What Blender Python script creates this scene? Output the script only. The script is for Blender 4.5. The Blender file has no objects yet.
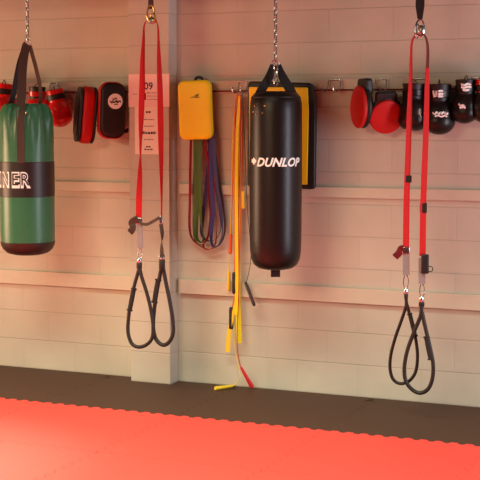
import bpy, bmesh, math, random
from mathutils import Vector, Matrix, Euler
random.seed(7)
C = bpy.context.scene.collection
PI = math.pi
# ------------------------------------------------------------------ camera
F = 1320.0; H = 1.865; YAW = math.radians(23.5); PIT = math.atan(121/F)
fw = Vector((-math.sin(YAW)*math.cos(PIT), math.cos(YAW)*math.cos(PIT), -math.sin(PIT)))
rt = Vector((math.cos(YAW), math.sin(YAW), 0)); up = rt.cross(fw)
def ray(px, py): return fw + rt*((px-240)/F) + up*((240-py)/F)
r0 = ray(340, 395); D = -H/r0.z*r0.y
CAM = Vector((D*math.tan(YAW), -D, H))
def at(px, py, Y=0.0):                      # world point on the vertical plane y = Y
    r = ray(px, py); t = (Y-CAM.y)/r.y; return CAM + r*t
def fl(px, py, Z=0.0):
    r = ray(px, py); t = (Z-CAM.z)/r.z; return CAM + r*t
cd = bpy.data.cameras.new('camera'); cam = bpy.data.objects.new('camera', cd); C.objects.link(cam)
cd.sensor_width = 36; cd.lens = 36*F/480; cd.clip_end = 100
M = Matrix((rt, up, -fw)).transposed().to_4x4(); M.translation = CAM; cam.matrix_world = M
bpy.context.scene.camera = cam

# ------------------------------------------------------------------ materials
def lin(c):
    return tuple(((x/255)/12.92 if x/255 <= .04045 else ((x/255+.055)/1.055)**2.4) for x in c) + (1,)
def mat(name, rgb, rough=.6, metal=0, bump=0, scale=60, var=0, spec=.5, coat=0, sheen=0):
    m = bpy.data.materials.new(name); m.use_nodes = True; nt = m.node_tree; b = nt.nodes['Principled BSDF']
    c = lin(rgb); b.inputs['Base Color'].default_value = c; b.inputs['Roughness'].default_value = rough
    b.inputs['Metallic'].default_value = metal; b.inputs['Specular IOR Level'].default_value = spec
    b.inputs['Coat Weight'].default_value = coat; b.inputs['Sheen Weight'].default_value = sheen
    tc = nt.nodes.new('ShaderNodeTexCoord')
    if var or bump:
        n = nt.nodes.new('ShaderNodeTexNoise'); n.inputs['Scale'].default_value = scale; n.inputs['Detail'].default_value = 4
        nt.links.new(tc.outputs['Object'], n.inputs['Vector'])
    if var:
        mx = nt.nodes.new('ShaderNodeMix'); mx.data_type = 'RGBA'
        mx.inputs[6].default_value = tuple(x*(1-var) for x in c[:3])+(1,)
        mx.inputs[7].default_value = tuple(min(1, x*(1+var)) for x in c[:3])+(1,)
        nt.links.new(n.outputs['Fac'], mx.inputs[0]); nt.links.new(mx.outputs[2], b.inputs['Base Color'])
    if bump:
        bp = nt.nodes.new('ShaderNodeBump'); bp.inputs['Strength'].default_value = bump; bp.inputs['Distance'].default_value = .004
        nt.links.new(n.outputs['Fac'], bp.inputs['Height']); nt.links.new(bp.outputs['Normal'], b.inputs['Normal'])
    return m

def block_mat():
    m = bpy.data.materials.new('painted_block'); m.use_nodes = True; nt = m.node_tree; b = nt.nodes['Principled BSDF']
    b.inputs['Roughness'].default_value = .62; b.inputs['Specular IOR Level'].default_value = .3
    tc = nt.nodes.new('ShaderNodeTexCoord'); sp = nt.nodes.new('ShaderNodeSeparateXYZ'); cb = nt.nodes.new('ShaderNodeCombineXYZ')
    nt.links.new(tc.outputs['Object'], sp.inputs[0]); nt.links.new(sp.outputs['X'], cb.inputs['X']); nt.links.new(sp.outputs['Z'], cb.inputs['Y'])
    mp = nt.nodes.new('ShaderNodeMapping'); mp.inputs['Location'].default_value = (BX, 0, 0)
    nt.links.new(cb.outputs[0], mp.inputs['Vector'])
    br = nt.nodes.new('ShaderNodeTexBrick'); br.inputs['Scale'].default_value = 1
    br.inputs['Brick Width'].default_value = .44; br.inputs['Row Height'].default_value = .216
    br.inputs['Mortar Size'].default_value = .004; br.inputs['Mortar Smooth'].default_value = .6
    c = lin(WALL)
    br.inputs['Color1'].default_value = c; br.inputs['Color2'].default_value = tuple(x*.96 for x in c[:3])+(1,)
    br.inputs['Mortar'].default_value = tuple(x*.93 for x in c[:3])+(1,)
    nt.links.new(mp.outputs[0], br.inputs['Vector'])
    n = nt.nodes.new('ShaderNodeTexNoise'); n.inputs['Scale'].default_value = 3; n.inputs['Detail'].default_value = 6
    nt.links.new(tc.outputs['Object'], n.inputs['Vector'])
    mx = nt.nodes.new('ShaderNodeMix'); mx.data_type = 'RGBA'; mx.blend_type = 'MULTIPLY'; mx.inputs[0].default_value = .25
    nt.links.new(br.outputs['Color'], mx.inputs[6]); nt.links.new(n.outputs['Fac'], mx.inputs[7]); nt.links.new(mx.outputs[2], b.inputs['Base Color'])
    n2 = nt.nodes.new('ShaderNodeTexNoise'); n2.inputs['Scale'].default_value = 90; n2.inputs['Detail'].default_value = 3
    nt.links.new(tc.outputs['Object'], n2.inputs['Vector'])
    mt = nt.nodes.new('ShaderNodeMath'); mt.operation = 'MULTIPLY_ADD'; mt.inputs[1].default_value = -.35
    nt.links.new(br.outputs['Fac'], mt.inputs[0])
    m2 = nt.nodes.new('ShaderNodeMath'); m2.operation = 'MULTIPLY'; m2.inputs[1].default_value = .25
    nt.links.new(n2.outputs['Fac'], m2.inputs[0]); nt.links.new(m2.outputs[0], mt.inputs[2])
    dv = nt.nodes.new('ShaderNodeMath'); dv.operation = 'PINGPONG'; dv.inputs[1].default_value = .108; nt.links.new(sp.outputs['Z'], dv.inputs[0])
    # 0 on a joint, every .216 m
    mr = nt.nodes.new('ShaderNodeMapRange'); mr.interpolation_type = 'SMOOTHSTEP'; mr.inputs['From Min'].default_value = 0; mr.inputs['From Max'].default_value = .007
    mr.inputs['To Min'].default_value = 1; mr.inputs['To Max'].default_value = 0
    nt.links.new(dv.outputs[0], mr.inputs['Value'])
    dk = nt.nodes.new('ShaderNodeMix'); dk.data_type = 'RGBA'; dk.blend_type = 'MULTIPLY'; dk.inputs[7].default_value = (.91, .90, .89, 1)
    nt.links.new(mr.outputs[0], dk.inputs[0]); nt.links.new(mx.outputs[2], dk.inputs[6]); nt.links.new(dk.outputs[2], b.inputs['Base Color'])
    h2 = nt.nodes.new('ShaderNodeMath'); h2.operation = 'MULTIPLY_ADD'; h2.inputs[1].default_value = -.3
    nt.links.new(mr.outputs[0], h2.inputs[0]); nt.links.new(mt.outputs[0], h2.inputs[2]); mt = h2
    bp = nt.nodes.new('ShaderNodeBump'); bp.inputs['Strength'].default_value = .5; bp.inputs['Distance'].default_value = .006
    nt.links.new(mt.outputs[0], bp.inputs['Height']); nt.links.new(bp.outputs['Normal'], b.inputs['Normal'])
    return m
WALL = (214, 204, 186)
BX = -at(327, 380).x
M_block = block_mat()
M_trim = mat('painted_timber', (208, 196, 176), .5, bump=.2, scale=20, var=.05)
M_redmat = mat('red_foam', (236, 66, 56), .5, bump=.35, scale=350, var=.06, spec=.5)
M_blkmat = mat('black_foam', (74, 46, 32), .62, bump=.35, scale=350, var=.12, spec=.35)
M_floor = mat('red_rubber_floor', (190, 36, 34), .6, bump=.3, scale=200)
M_black = mat('black_leather', (24, 14, 13), .38, bump=.2, scale=45, spec=.36)
M_blackm = mat('black_vinyl', (26, 21, 22), .5, bump=.2, scale=80)
M_green = mat('green_vinyl', (50, 110, 76), .36, bump=.2, scale=30, var=.12)
M_brown = mat('dark_brown_leather', (50, 22, 18), .5, bump=.2, scale=50, var=.1)
M_band = mat('black_vinyl_band', (38, 28, 28), .42, bump=.15, scale=40)
M_web = mat('dark_brown_webbing', (74, 56, 46), .75, bump=.5, scale=300, var=.2)
M_webb = mat('black_webbing', (24, 20, 20), .7, bump=.4, scale=300)
M_redweb = mat('red_webbing', (205, 20, 18), .8, bump=.3, scale=300, var=.08)
M_dred = mat('dark_red_webbing', (110, 18, 24), .6, bump=.3, scale=300)
M_rub = mat('black_rubber', (34, 26, 24), .5, bump=.3, scale=200)
M_grip = mat('black_foam_grip', (40, 33, 30), .8, bump=.6, scale=250)
M_red = mat('red_leather', (220, 16, 18), .3, bump=.1, scale=40, coat=.3)
M_redp = mat('red_pad_vinyl', (190, 10, 8), .6, bump=.1, scale=40)
M_yel = mat('yellow_pad_vinyl', (255, 222, 2), .5, bump=.15, scale=60, var=.04)
M_yel2 = mat('yellow_shield_vinyl', (255, 208, 4), .5, bump=.15, scale=60)
M_white = mat('white_print', (250, 250, 246), .5)
M_chrome = mat('chrome_steel', (200, 200, 205), .22, metal=1)
M_steel = mat('brushed_steel', (170, 165, 160), .35, metal=1)
M_brass = mat('brass', (205, 170, 90), .3, metal=1)
M_grey = mat('grey_webbing', (150, 138, 138), .7, bump=.4, scale=300, var=.1)
M_paper = mat('pink_paper', (252, 220, 212), .7)
M_paper2 = mat('white_paper', (252, 236, 222), .7)
M_ink = mat('dark_ink', (70, 60, 110), .7)
M_ink2 = mat('grey_ink', (150, 120, 130), .7)
M_inkb = mat('black_ink', (50, 36, 40), .7)
M_ropeY = mat('yellow_nylon', (252, 226, 20), .5, bump=.2, scale=200, var=.1)
M_ropeO = mat('orange_nylon', (225, 120, 20), .55, bump=.2, scale=200, var=.1)
M_ropeR = mat('red_nylon', (190, 30, 24), .5)
M_hyel = mat('yellow_plastic', (245, 205, 40), .4)
M_hred = mat('red_plastic', (225, 36, 36), .4)
M_hblk = mat('black_plastic', (36, 30, 28), .45)
M_bgreen = mat('green_latex', (74, 100, 34), .6); M_bred = mat('red_latex', (150, 34, 40), .6)
M_bpur = mat('purple_latex', (66, 44, 100), .6); M_bblue = mat('blue_latex', (52, 48, 98), .6); M_bgrey = mat('dark_grey_latex', (90, 66, 70), .5)
M_lime = mat('pale_pink_latex', (225, 150, 140), .5)

# ------------------------------------------------------------------ geometry helpers
class G:
    """collects faces (world coordinates); slot = material slot"""
    def __init__(s): s.v = []; s.f = []; s.m = []
    def add(s, v, f, slot=0):
        n = len(s.v); s.v += [Vector(a) for a in v]; s.f += [tuple(i+n for i in q) for q in f]; s.m += [slot]*len(f); return s
    def join(s, o): s.add(o.v, o.f); return s
    def xf(s, mtx): s.v = [mtx @ a for a in s.v]; return s
def put(name, g, mats, parent=None, smooth=True, loc=None, sub=0, bevel=0, remesh=0):
    if not isinstance(mats, (list, tuple)): mats = [mats]
    root = parent
    while root is not None and root.parent is not None: root = root.parent
    org = root.location.copy() if root else (loc or Vector((0, 0, 0)))
    me = bpy.data.meshes.new(name); me.from_pydata([tuple(a-org) for a in g.v], [], g.f)
    for m in mats: me.materials.append(m)
    for p, s in zip(me.polygons, g.m): p.material_index = min(s, len(mats)-1); p.use_smooth = smooth
    bm = bmesh.new(); bm.from_mesh(me); bmesh.ops.remove_doubles(bm, verts=bm.verts, dist=1e-6)
    bmesh.ops.recalc_face_normals(bm, faces=bm.faces); bm.to_mesh(me); bm.free()
    me.update(); o = bpy.data.objects.new(name, me); C.objects.link(o)
    if root: o.parent = parent
    else: o.location = org
    if bevel:
        b = o.modifiers.new('b', 'BEVEL'); b.width = bevel; b.segments = 3; b.limit_method = 'ANGLE'; b.angle_limit = .6
    if remesh:
        r = o.modifiers.new('r', 'REMESH'); r.mode = 'VOXEL'; r.voxel_size = remesh; r.use_smooth_shade = True
        q = o.modifiers.new('s', 'SMOOTH'); q.factor = .8; q.iterations = 12
    if sub:
        s_ = o.modifiers.new('s', 'SUBSURF'); s_.levels = sub; s_.render_levels = sub
    if smooth and not remesh and hasattr(me, 'set_sharp_from_angle'): me.set_sharp_from_angle(angle=.7)
    return o
def thing(name, label, cat, loc, group=None):
    o = bpy.data.objects.new(name, None); o.empty_display_size = .05; C.objects.link(o); o.location = loc
    return tag(o, label, cat, group)
def tag(o, label, cat, group=None):
    o['label'] = label; o['category'] = cat
    if group: o['group'] = group
    return o
def struct(o): o['kind'] = 'structure'; return o

def box(a, b, slot=0):
    x0, y0, z0 = a; x1, y1, z1 = b
    v = [(x0,y0,z0),(x1,y0,z0),(x1,y1,z0),(x0,y1,z0),(x0,y0,z1),(x1,y0,z1),(x1,y1,z1),(x0,y1,z1)]
    return G().add(v, [(0,3,2,1),(4,5,6,7),(0,1,5,4),(1,2,6,5),(2,3,7,6),(3,0,4,7)], slot)
def catmull(pts, n=8, closed=False):
    pts = [Vector(p) for p in pts]; L = len(pts); out = []
    for i in range(L if closed else L-1):
        if closed: p0, p1, p2, p3 = pts[i-1], pts[i], pts[(i+1) % L], pts[(i+2) % L]
        else: p0, p1, p2, p3 = pts[max(i-1, 0)], pts[i], pts[i+1], pts[min(i+2, L-1)]
        for k in range(n):
            t = k/n
            out.append(.5*((2*p1)+(p2-p0)*t+(2*p0-5*p1+4*p2-p3)*t*t+(3*p1-p0-3*p2+p3)*t**3))
    if not closed: out.append(pts[-1])
    return out
def tube(pts, r, closed=False, seg=10, cap=True):
    """r: number or list of radii"""
    P = [Vector(p) for p in pts]; L = len(P); R = r if isinstance(r, list) else [r]*L
    g = G(); vs = []; n = None
    for i in range(L):
        a = P[i-1] if (i > 0 or closed) else P[i]; b = P[(i+1) % L] if (i < L-1 or closed) else P[i]
        t = (b-a).normalized()
        if n is None:
            n = t.cross(Vector((0, 1, 0)));
            if n.length < .1: n = t.cross(Vector((1, 0, 0)))
        n = (n - t*n.dot(t)).normalized(); bi = t.cross(n)
        for k in range(seg):
            q = 2*PI*k/seg; vs.append(P[i] + (n*math.cos(q)+bi*math.sin(q))*R[i])
    fs = []
    for i in range(L if closed else L-1):
        j = (i+1) % L
        for k in range(seg): fs.append((i*seg+k, i*seg+(k+1) % seg, j*seg+(k+1) % seg, j*seg+k))
    if cap and not closed: fs += [tuple(range(seg))[::-1], tuple((L-1)*seg+k for k in range(seg))]
    return g.add(vs, fs)
def ribbon(pts, w, th, ang=0, closed=False, slot=0):
    """flat strap; w width (number/list); ang rotation of its width about its length, 0 = facing -Y (number/list)"""
    P = [Vector(p) for p in pts]; L = len(P)
    W = w if isinstance(w, list) else [w]*L; A = ang if isinstance(ang, list) else [ang]*L
    vs = []
    for i in range(L):
        a = P[i-1] if (i > 0 or closed) else P[i]; b = P[(i+1) % L] if (i < L-1 or closed) else P[i]
        t = (b-a).normalized(); y = Vector((0, 1, 0)); s = t.cross(y)
        if s.length < .05: s = Vector((1, 0, 0))
        s.normalize(); nn = s.cross(t)
        u = s*math.cos(A[i])+nn*math.sin(A[i]); v = -s*math.sin(A[i])+nn*math.cos(A[i])
        for (e, h) in ((-1, -1), (1, -1), (1, 1), (-1, 1)): vs.append(P[i]+u*(e*W[i]/2)+v*(h*th/2))
    fs = []
    for i in range(L if closed else L-1):
        j = (i+1) % L
        for k in range(4): fs.append((i*4+k, i*4+(k+1) % 4, j*4+(k+1) % 4, j*4+k))
    if not closed: fs += [(3, 2, 1, 0), tuple((L-1)*4+k for k in range(4))]
    return G().add(vs, fs, slot)
def lathe(prof, c, seg=64, cap=True, fold=None, slot=0):
    """prof: (radius, z); fold(angle, z) scales the radius"""
    c = Vector(c); vs = []
    for (r, z) in prof:
        for k in range(seg):
            q = 2*PI*k/seg; rr = r*(fold(q, z) if fold else 1)
            vs.append(c+Vector((rr*math.cos(q), rr*math.sin(q), z)))
    fs = []
    for i in range(len(prof)-1):
        for k in range(seg): fs.append((i*seg+k, i*seg+(k+1) % seg, (i+1)*seg+(k+1) % seg, (i+1)*seg+k))
    if cap: fs += [tuple(range(seg))[::-1], tuple((len(prof)-1)*seg+k for k in range(seg))]
    return G().add(vs, fs, slot)
def ellipsoid(c, r, rot=None, nu=24, nv=16):
    c = Vector(c); vs = []; R = rot or Matrix.Identity(3)
    for i in range(1, nv):
        a = PI*i/nv
        for k in range(nu):
            q = 2*PI*k/nu; vs.append(c+R@Vector((r[0]*math.sin(a)*math.cos(q), r[1]*math.sin(a)*math.sin(q), r[2]*math.cos(a))))
    n = len(vs); vs += [c+R@Vector((0, 0, r[2])), c+R@Vector((0, 0, -r[2]))]; fs = []
    for i in range(nv-2):
        for k in range(nu): fs.append((i*nu+k, (i+1)*nu+k, (i+1)*nu+(k+1) % nu, i*nu+(k+1) % nu))
    for k in range(nu): fs += [(n, k, (k+1) % nu), (n+1, (nv-2)*nu+(k+1) % nu, (nv-2)*nu+k)]
    return G().add(vs, fs)
def rrect(w, h, r, n=8):
    out = []
    for (cx, cz, a0) in ((w/2-r, h/2-r, 0), (-w/2+r, h/2-r, PI/2), (-w/2+r, -h/2+r, PI), (w/2-r, -h/2+r, 1.5*PI)):
        for k in range(n+1):
            a = a0+PI/2*k/n; out.append((cx+r*math.cos(a), cz+r*math.sin(a)))
    return out
def pad(outline, d0, d1, edge=.01, bulge=0.0, slot=0, rings=4, sx=1):
    """outline (x,z) in local space swept from y=-d0 (front) to y=d1 (back) with rounded rims and a bulging front"""
    vs = []; fs = []; n = len(outline); secs = []
    cx = sum(p[0] for p in outline)/n; cz = sum(p[1] for p in outline)/n
    sz = max(abs(p[0]-cx) for p in outline)
    for k in range(4, 0, -1): secs.append((1-k*.22, -d0-bulge*(1-(1-k*.22)**2)))
    for k in range(rings+1):
        a = PI/2*k/rings; secs.append((1-edge/sz*(1-math.sin(a)), -d0+edge*(1-math.cos(a))))
    for k in range(rings+1):
        a = PI/2*k/rings; secs.append((1-edge/sz*(1-math.cos(a)), d1-edge*(1-math.sin(a))))
    for (s, y) in secs:
        for p in outline: vs.append(((cx+(p[0]-cx)*s), y, cz+(p[1]-cz)*s))
    for i in range(len(secs)-1):
        for k in range(n): fs.append((i*n+k, i*n+(k+1) % n, (i+1)*n+(k+1) % n, (i+1)*n+k))
    fs += [tuple(range(n))[::-1], tuple((len(secs)-1)*n+k for k in range(n))]
    return G().add(vs, fs, slot)
def RT(loc, rx=0, ry=0, rz=0): return Matrix.Translation(loc) @ Euler((rx, ry, rz)).to_matrix().to_4x4()
def text_g(s, w=None, h=None, ext=.001, off=0.0, shear=0, cuts=.008, space=1.0):
    """flat lettering in (x, z), centred, reading from -Y; scaled to w x h"""
    cu = bpy.data.curves.new('lettering', 'FONT'); cu.body = s; cu.size = 1; cu.offset = off; cu.shear = shear; cu.space_character = space
    cu.resolution_u = 4
    o = bpy.data.objects.new('lettering', cu); C.objects.link(o)
    dg = bpy.context.evaluated_depsgraph_get(); me = bpy.data.meshes.new_from_object(o.evaluated_get(dg))
    bpy.data.objects.remove(o); bpy.data.curves.remove(cu)
    bm = bmesh.new(); bm.from_mesh(me); bpy.data.meshes.remove(me)
    xs = [v.co.x for v in bm.verts]; ys = [v.co.y for v in bm.verts]
    x0, x1, y0, y1 = min(xs), max(xs), min(ys), max(ys)
    sx = w/(x1-x0); sy = h/(y1-y0) if h else sx
    for v in bm.verts: v.co = Vector(((v.co.x-(x0+x1)/2)*sx, 0, (v.co.y-(y0+y1)/2)*sy))
    if cuts:
        x = -w/2+cuts
        while x < w/2:
            bmesh.ops.bisect_plane(bm, geom=bm.verts[:]+bm.edges[:]+bm.faces[:], plane_co=(x, 0, 0), plane_no=(1, 0, 0)); x += cuts
    r = bmesh.ops.extrude_face_region(bm, geom=bm.faces[:])
    for e in r['geom']:
        if isinstance(e, bmesh.types.BMVert): e.co.y -= ext
    bm.verts.ensure_lookup_table(); bm.verts.index_update()
    g = G().add([v.co.copy() for v in bm.verts], [tuple(v.index for v in f.verts) for f in bm.faces]); bm.free(); return g
def wrap(g, c, R, a0=0.0):
    """wraps (x, y, z) round a vertical cylinder; a0 = angle of x=0 measured from -Y towards +X"""
    c = Vector(c); out = []
    for v in g.v:
        a = a0+v.x/R; r = R-v.y; out.append(Vector((c.x+r*math.sin(a), c.y-r*math.cos(a), c.z+v.z)))
    g.v = out; return g
def link_g(c, ang, w=.011, l=.018, r=.0022):
    """one chain link centred at c, plane turned by ang about z"""
    pts = []
    for k in range(20):
        q = 2*PI*k/20; x = w/2*math.cos(q); z = (l-w/2)*(1 if math.sin(q) > 0 else -1)*(1 if abs(math.sin(q)) > .01 else 0)+w/2*math.sin(q)
        pts.append(Vector((x*math.cos(ang), x*math.sin(ang), z))+Vector(c))
    return tube(pts, r, closed=True, seg=8)
def chain(top, bottom, parent, step=.026, mat_=None, **kw):
    top = Vector(top); bottom = Vector(bottom); n = max(2, int((top-bottom).length/step))
    for i in range(n):
        p = top.lerp(bottom, (i+.5)/n); put('link', link_g(p, YAW + (PI/4 if i % 2 else -PI/4), **kw), mat_ or M_chrome, parent)

# ------------------------------------------------------------------ the room
PX = .13                                       # how far the pier stands proud of the wall
struct(put('floor', box((-8, -9.5, -.14), (8, -1.0, -.02)), M_floor, smooth=False))
struct(put('floor', box((-8, -1.0, -.14), (8, 0, -.02)), M_blkmat, smooth=False))
struct(put('wall_back', box((-8, 0, -.14), (8, .2, 3.6)), M_block, smooth=False))
px0 = at(130, 240, -PX).x; px1 = at(169.5, 240, -PX).x
struct(put('wall_pier', box((px0, -PX, -.02), (px1, .0, 3.6)), M_block, smooth=False, bevel=.004)).name = 'wall_pier'
zb = lambda y: at(340, y).z
pier_r = at(181, 240).x
xl = at(129, 240, -.02).x
n = 0
for (y0, y1, th) in ((187.0, 197.5, .03), (287, 302, .035), (79, 92, .02)):
    for (xa, xb) in ((-8, px0-.004), (pier_r, 8)):
        n += 1; struct(put('trim_%d' % n, box((xa, -th, zb(y1)), (xb, 0, zb(y0))), M_trim, smooth=False, bevel=.003))
# beam that everything hangs from, above the picture
BY = -.5; BZ = 2.72
struct(put('trim_7', box((-8, BY-.05, BZ), (8, BY+.05, BZ+.16)), M_trim, smooth=False, bevel=.004))

# ------------------------------------------------------------------ jigsaw mats
TX = fl(168, 419).x
def wave(t, amp=.016, per=1/11):
    f = (t/per) % 1; pts = [(0, -1), (.32, -1), (.5, 1), (.82, 1), (1, -1)]
    return amp*f
def teeth(n=11, amp=.016):
    out = []
    for i in range(n):
        for (t, s) in ((.12, -1), (.38, -1), (.5, 1), (.88, 1)): out.append(((i+t)/n, s*amp))
    return out
TE = [q for q in teeth() if .03 < q[0] < .97]
def mat_tile(x0, y0, material, label, group, back='teeth', notch=None, gap=.0012):
    """tile spanning x0..x0+1, y0..y0+1 in the XY plane"""
    pts = [(x0, y0)]
    pts += [(x0+t, y0+a) for t, a in TE] + [(x0+1, y0)]
    pts += [(x0+1+a, y0+t) for t, a in TE] + [(x0+1, y0+1 if back == 'teeth' else y0+.998)]
    if back == 'teeth': pts += [(x0+t, y0+1+a) for t, a in TE[::-1]]
    else:
        if notch and x0 < notch[0] < notch[1] < x0+1:
            pts += [(notch[1], y0+.998), (notch[1], -PX-.003), (notch[0], -PX-.003), (notch[0], y0+.998)]
        elif notch and x0 < notch[0] < x0+1:
            pts[-1] = (x0+1, -PX-.003); pts += [(notch[0], -PX-.003), (notch[0], y0+.998)]
        elif notch and x0 < notch[1] < x0+1:
            pts += [(notch[1], y0+.998), (notch[1], -PX-.003)]
    pts += [(x0, y0+1 if back == 'teeth' else (y0+.998 if not (notch and notch[0] < x0 < notch[1]) else -PX-.003))]
    pts += [(x0+a, y0+t) for t, a in TE[::-1]]
    # shrink a hair towards the centre so neighbours do not touch
    cx, cy = x0+.5, y0+.5
    pts = [(cx+(x-cx)*(1-gap*2), cy+(y-cy)*(1-gap*2)) for x, y in pts]
    n = len(pts)
    def ins(x, y): return (min(max(x, x0+.06), x0+.94), min(max(y, y0+.06), y0+(.94 if back == 'teeth' else .84)))
    inner = [ins(x, y) for x, y in pts]
    v = [(x, y, 0) for x, y in pts]+[(x, y, -.02) for x, y in pts]+[(x, y, 0) for x, y in inner]+[(cx, cy, 0)]
    f = [tuple(range(n, 2*n))[::-1]]+[(i, i+n, (i+1) % n+n, (i+1) % n) for i in range(n)]
    f += [(i, (i+1) % n, 2*n+(i+1) % n, 2*n+i) for i in range(n)]+[(2*n+i, 2*n+(i+1) % n, 3*n) for i in range(n)]
    o = put('foam_mat', G().add(v, f), material, None, smooth=False, loc=Vector((cx, cy, -.02)))
    for q in o.data.polygons: q.use_smooth = False
    return tag(o, label, 'mat', group)
notch = (px0-.006, px1+.006)

BLK = {-2: 'black jigsaw floor mat against the wall below the hanging green bag, leftmost black one',
       -1: 'black jigsaw floor mat against the wall cut round the foot of the pier',
       0: 'black jigsaw floor mat against the wall below the black punch bag and yellow ropes',
       1: 'black jigsaw floor mat against the wall below the right-hand strap trainer, rightmost black one'}
for i, l in BLK.items(): mat_tile(TX+i, -1, M_blkmat, l, 'black foam mats along the wall', back='wall', notch=notch)
R1 = {-2: 'red jigsaw floor mat touching the black strip at the left edge, pale with light',
      -1: 'red jigsaw floor mat touching the black strip in front of the pier',
      0: 'red jigsaw floor mat touching the black strip in front of the black punch bag',
      1: 'red jigsaw floor mat touching the black strip below the right-hand strap trainer',
      2: 'small corner of red jigsaw floor mat at the right edge of the photo'}
R2 = {
      -1: 'red jigsaw floor mat filling the bottom left corner of the photo',
      0: 'red jigsaw floor mat in the front row at the bottom middle',
      1: 'red jigsaw floor mat in the front row nearest the bottom right corner'}
for i, l in R1.items(): mat_tile(TX+i, -2, M_redmat, l, 'red foam mats')
for i, l in R2.items():
    mat_tile(TX+i, -3, M_redmat, l, 'red foam mats')

def S(P): return F/((Vector(P)-CAM).dot(fw))         # pixels per metre at a point
def path(pp, Y, n=6, closed=False): return catmull([at(p[0], p[1], p[2] if len(p) > 2 else Y) for p in pp], n, closed)
def interp(vals, L):
    return [vals[min(int(i*(len(vals)-1)/(L-1)), len(vals)-2)]*(1-((i*(len(vals)-1)/(L-1)) % 1 if i < L-1 else 1)) + vals[min(int(i*(len(vals)-1)/(L-1)), len(vals)-2)+1]*((i*(len(vals)-1)/(L-1)) % 1 if i < L-1 else 1) for i in range(L)]

def cama(p): return math.atan2(CAM.x-p[0], p[1]-CAM.y)      # direction to the camera, from -Y towards +X
def wa(px_list, w, P):                                  # twist angles that show the given pixel widths, strap running downwards
    n = len(P); L = interp(px_list, n); return [cama(P[i])+math.acos(max(0, min(1, L[i]/(w*S(P[i]))))) for i in range(n)]
# ------------------------------------------------------------------ green bag
c = at(28, 250, BY); s_ = S(c); R = 27/s_; zt = at(28, 112, BY).z; zbm = c.z
zy = lambda y: at(28, y, BY).z
bag = thing('punch_bag', 'green vinyl punch bag with black lettered band, gathered top, hanging at the left', 'punch bag', (c.x, c.y, zbm), 'hanging punch bags')
def fold(q, z):
    k = max(0, min(1, (z-(zy(146)-zbm))/(zy(108)-zy(146))))**1.3
    return 1+.06*k*math.sin(9*q)+.045*k*math.sin(14*q+1)+.03*k*math.sin(23*q+2)+.06*(k-.5*k*k)*math.sin(3*q+.8)
zl = lambda y: zy(y)-zbm
prof = [(R*.985, zl(243)), (R, zl(232)), (R, zl(200)), (R, zl(165)), (R, zl(145)), (R*.99, zl(132)), (R*.97, zl(122)), (R*.93, zl(114)), (R*.84, zl(107.5)), (R*.72, zl(104)), (R*.58, zl(103.5)), (R*.44, zl(107)), (R*.33, zl(113)), (R*.2, zl(120)), (.001, zl(122))]
put('body', lathe(prof, (c.x, c.y, zbm), 96, fold=fold), M_green, bag)
put('base', lathe([(.001, zl(255)), (R*.5, zl(254.3)), (R*.75, zl(252.4)), (R*.9, zl(249)), (R*.985, zl(244.5)), (R*1.006, zl(241)), (R*1.0, zl(240.9))], (c.x, c.y, zbm), 64), M_brown, bag)
put('band', lathe([(R*1.0, zl(196)), (R*1.014, zl(195.6)), (R*1.014, zl(161.6)), (R*1.0, zl(161.2))], (c.x, c.y, zbm), 96, cap=False), M_band, bag)
# lettering: white drop outline below, dark face on top
ca = cama(c); rtb = Vector((math.cos(ca), math.sin(ca), 0)); tob = Vector((math.sin(ca), -math.cos(ca), 0))
def arcx(px): return math.asin(max(-.999, min(.999, (px-28)/27.4)))
angs = [(-2.0, 'I', .03), (7.2, 'N', .052), (16.8, 'E', .046), (26.4, 'R', .054)]
for (pxx, ch, wdt) in angs:
    a = arcx(pxx)+cama(c)
    if ch == 'I': a = arcx(1.9)+cama(c)
    g = wrap(text_g(ch, wdt*1.28, .112, .001, off=.05), (c.x, c.y, zy(178.9)), R*1.016, a+.012)
    wl = put('letter', g, M_white, bag, smooth=False)
    g = wrap(text_g(ch, wdt, .082, .0012, off=.0), (c.x, c.y, zy(178.2)), R*1.016+.0012, a)
    put('letter_face', g, M_band, wl, smooth=False)
def front(px, y, k=1.0):                            # a point on the camera side of the bag
    x = (px-28)/27*R; d = math.sqrt(max(0, (R*k)**2-x*x)); return Vector((c.x, c.y, zy(y)))+rtb*x+tob*d
apex = at(28, 44, BY)
pts = [front(22.5, 162, 1.012), front(22.5, 140, 1.012), front(22.5, 128, 1.0), front(22.5, 118, .98), front(22.6, 111, .93), front(23, 104, .8), front(24, 92, .66), front(25.5, 66, .35), apex+Vector((-.01, -.012, -.02)), apex+Vector((-.005, -.006, 0))]
put('strap', ribbon(catmull(pts, 5), interp([.052, .052, .052, .055, .06, .062, .062, .062, .058, .045], 46), .004, -YAW), M_web, bag)
pts = [front(9, 116, .8), front(12, 106, .7), front(15.5, 97, .4), front(21.5, 66, .1), apex+Vector((-.022, 0, -.01))]
put('strap', ribbon(catmull(pts, 5), .036, .004, -.9), M_webb, bag)
pts = [Vector((c.x, c.y, 0))+rtb*(.088)-tob*.06+Vector((0, 0, zy(115))), at(40.5, 92, BY+.04), at(36.5, 70, BY+.02), apex+Vector((.012, 0.003, -.01))]
put('strap', ribbon(catmull(pts, 6), .036, .004, .3), M_web, bag)
put('ring', tube([apex+Vector((.02*math.cos(q), 0, .022*math.sin(q)+.01)) for q in [2*PI*k/24 for k in range(24)]], .0035, True), M_chrome, bag)
put('rivet', ellipsoid(front(27.8, 113, .96), (.006, .006, .01)), M_brass, bag)
ch = thing('hanging_chain', 'short steel chain holding the green bag from above', 'chain', apex+Vector((0, 0, .03)), 'steel chains')
chain((apex.x, BY, BZ), apex+Vector((0, 0, .028)), ch, step=.03, w=.02, l=.024, r=.003)

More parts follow.
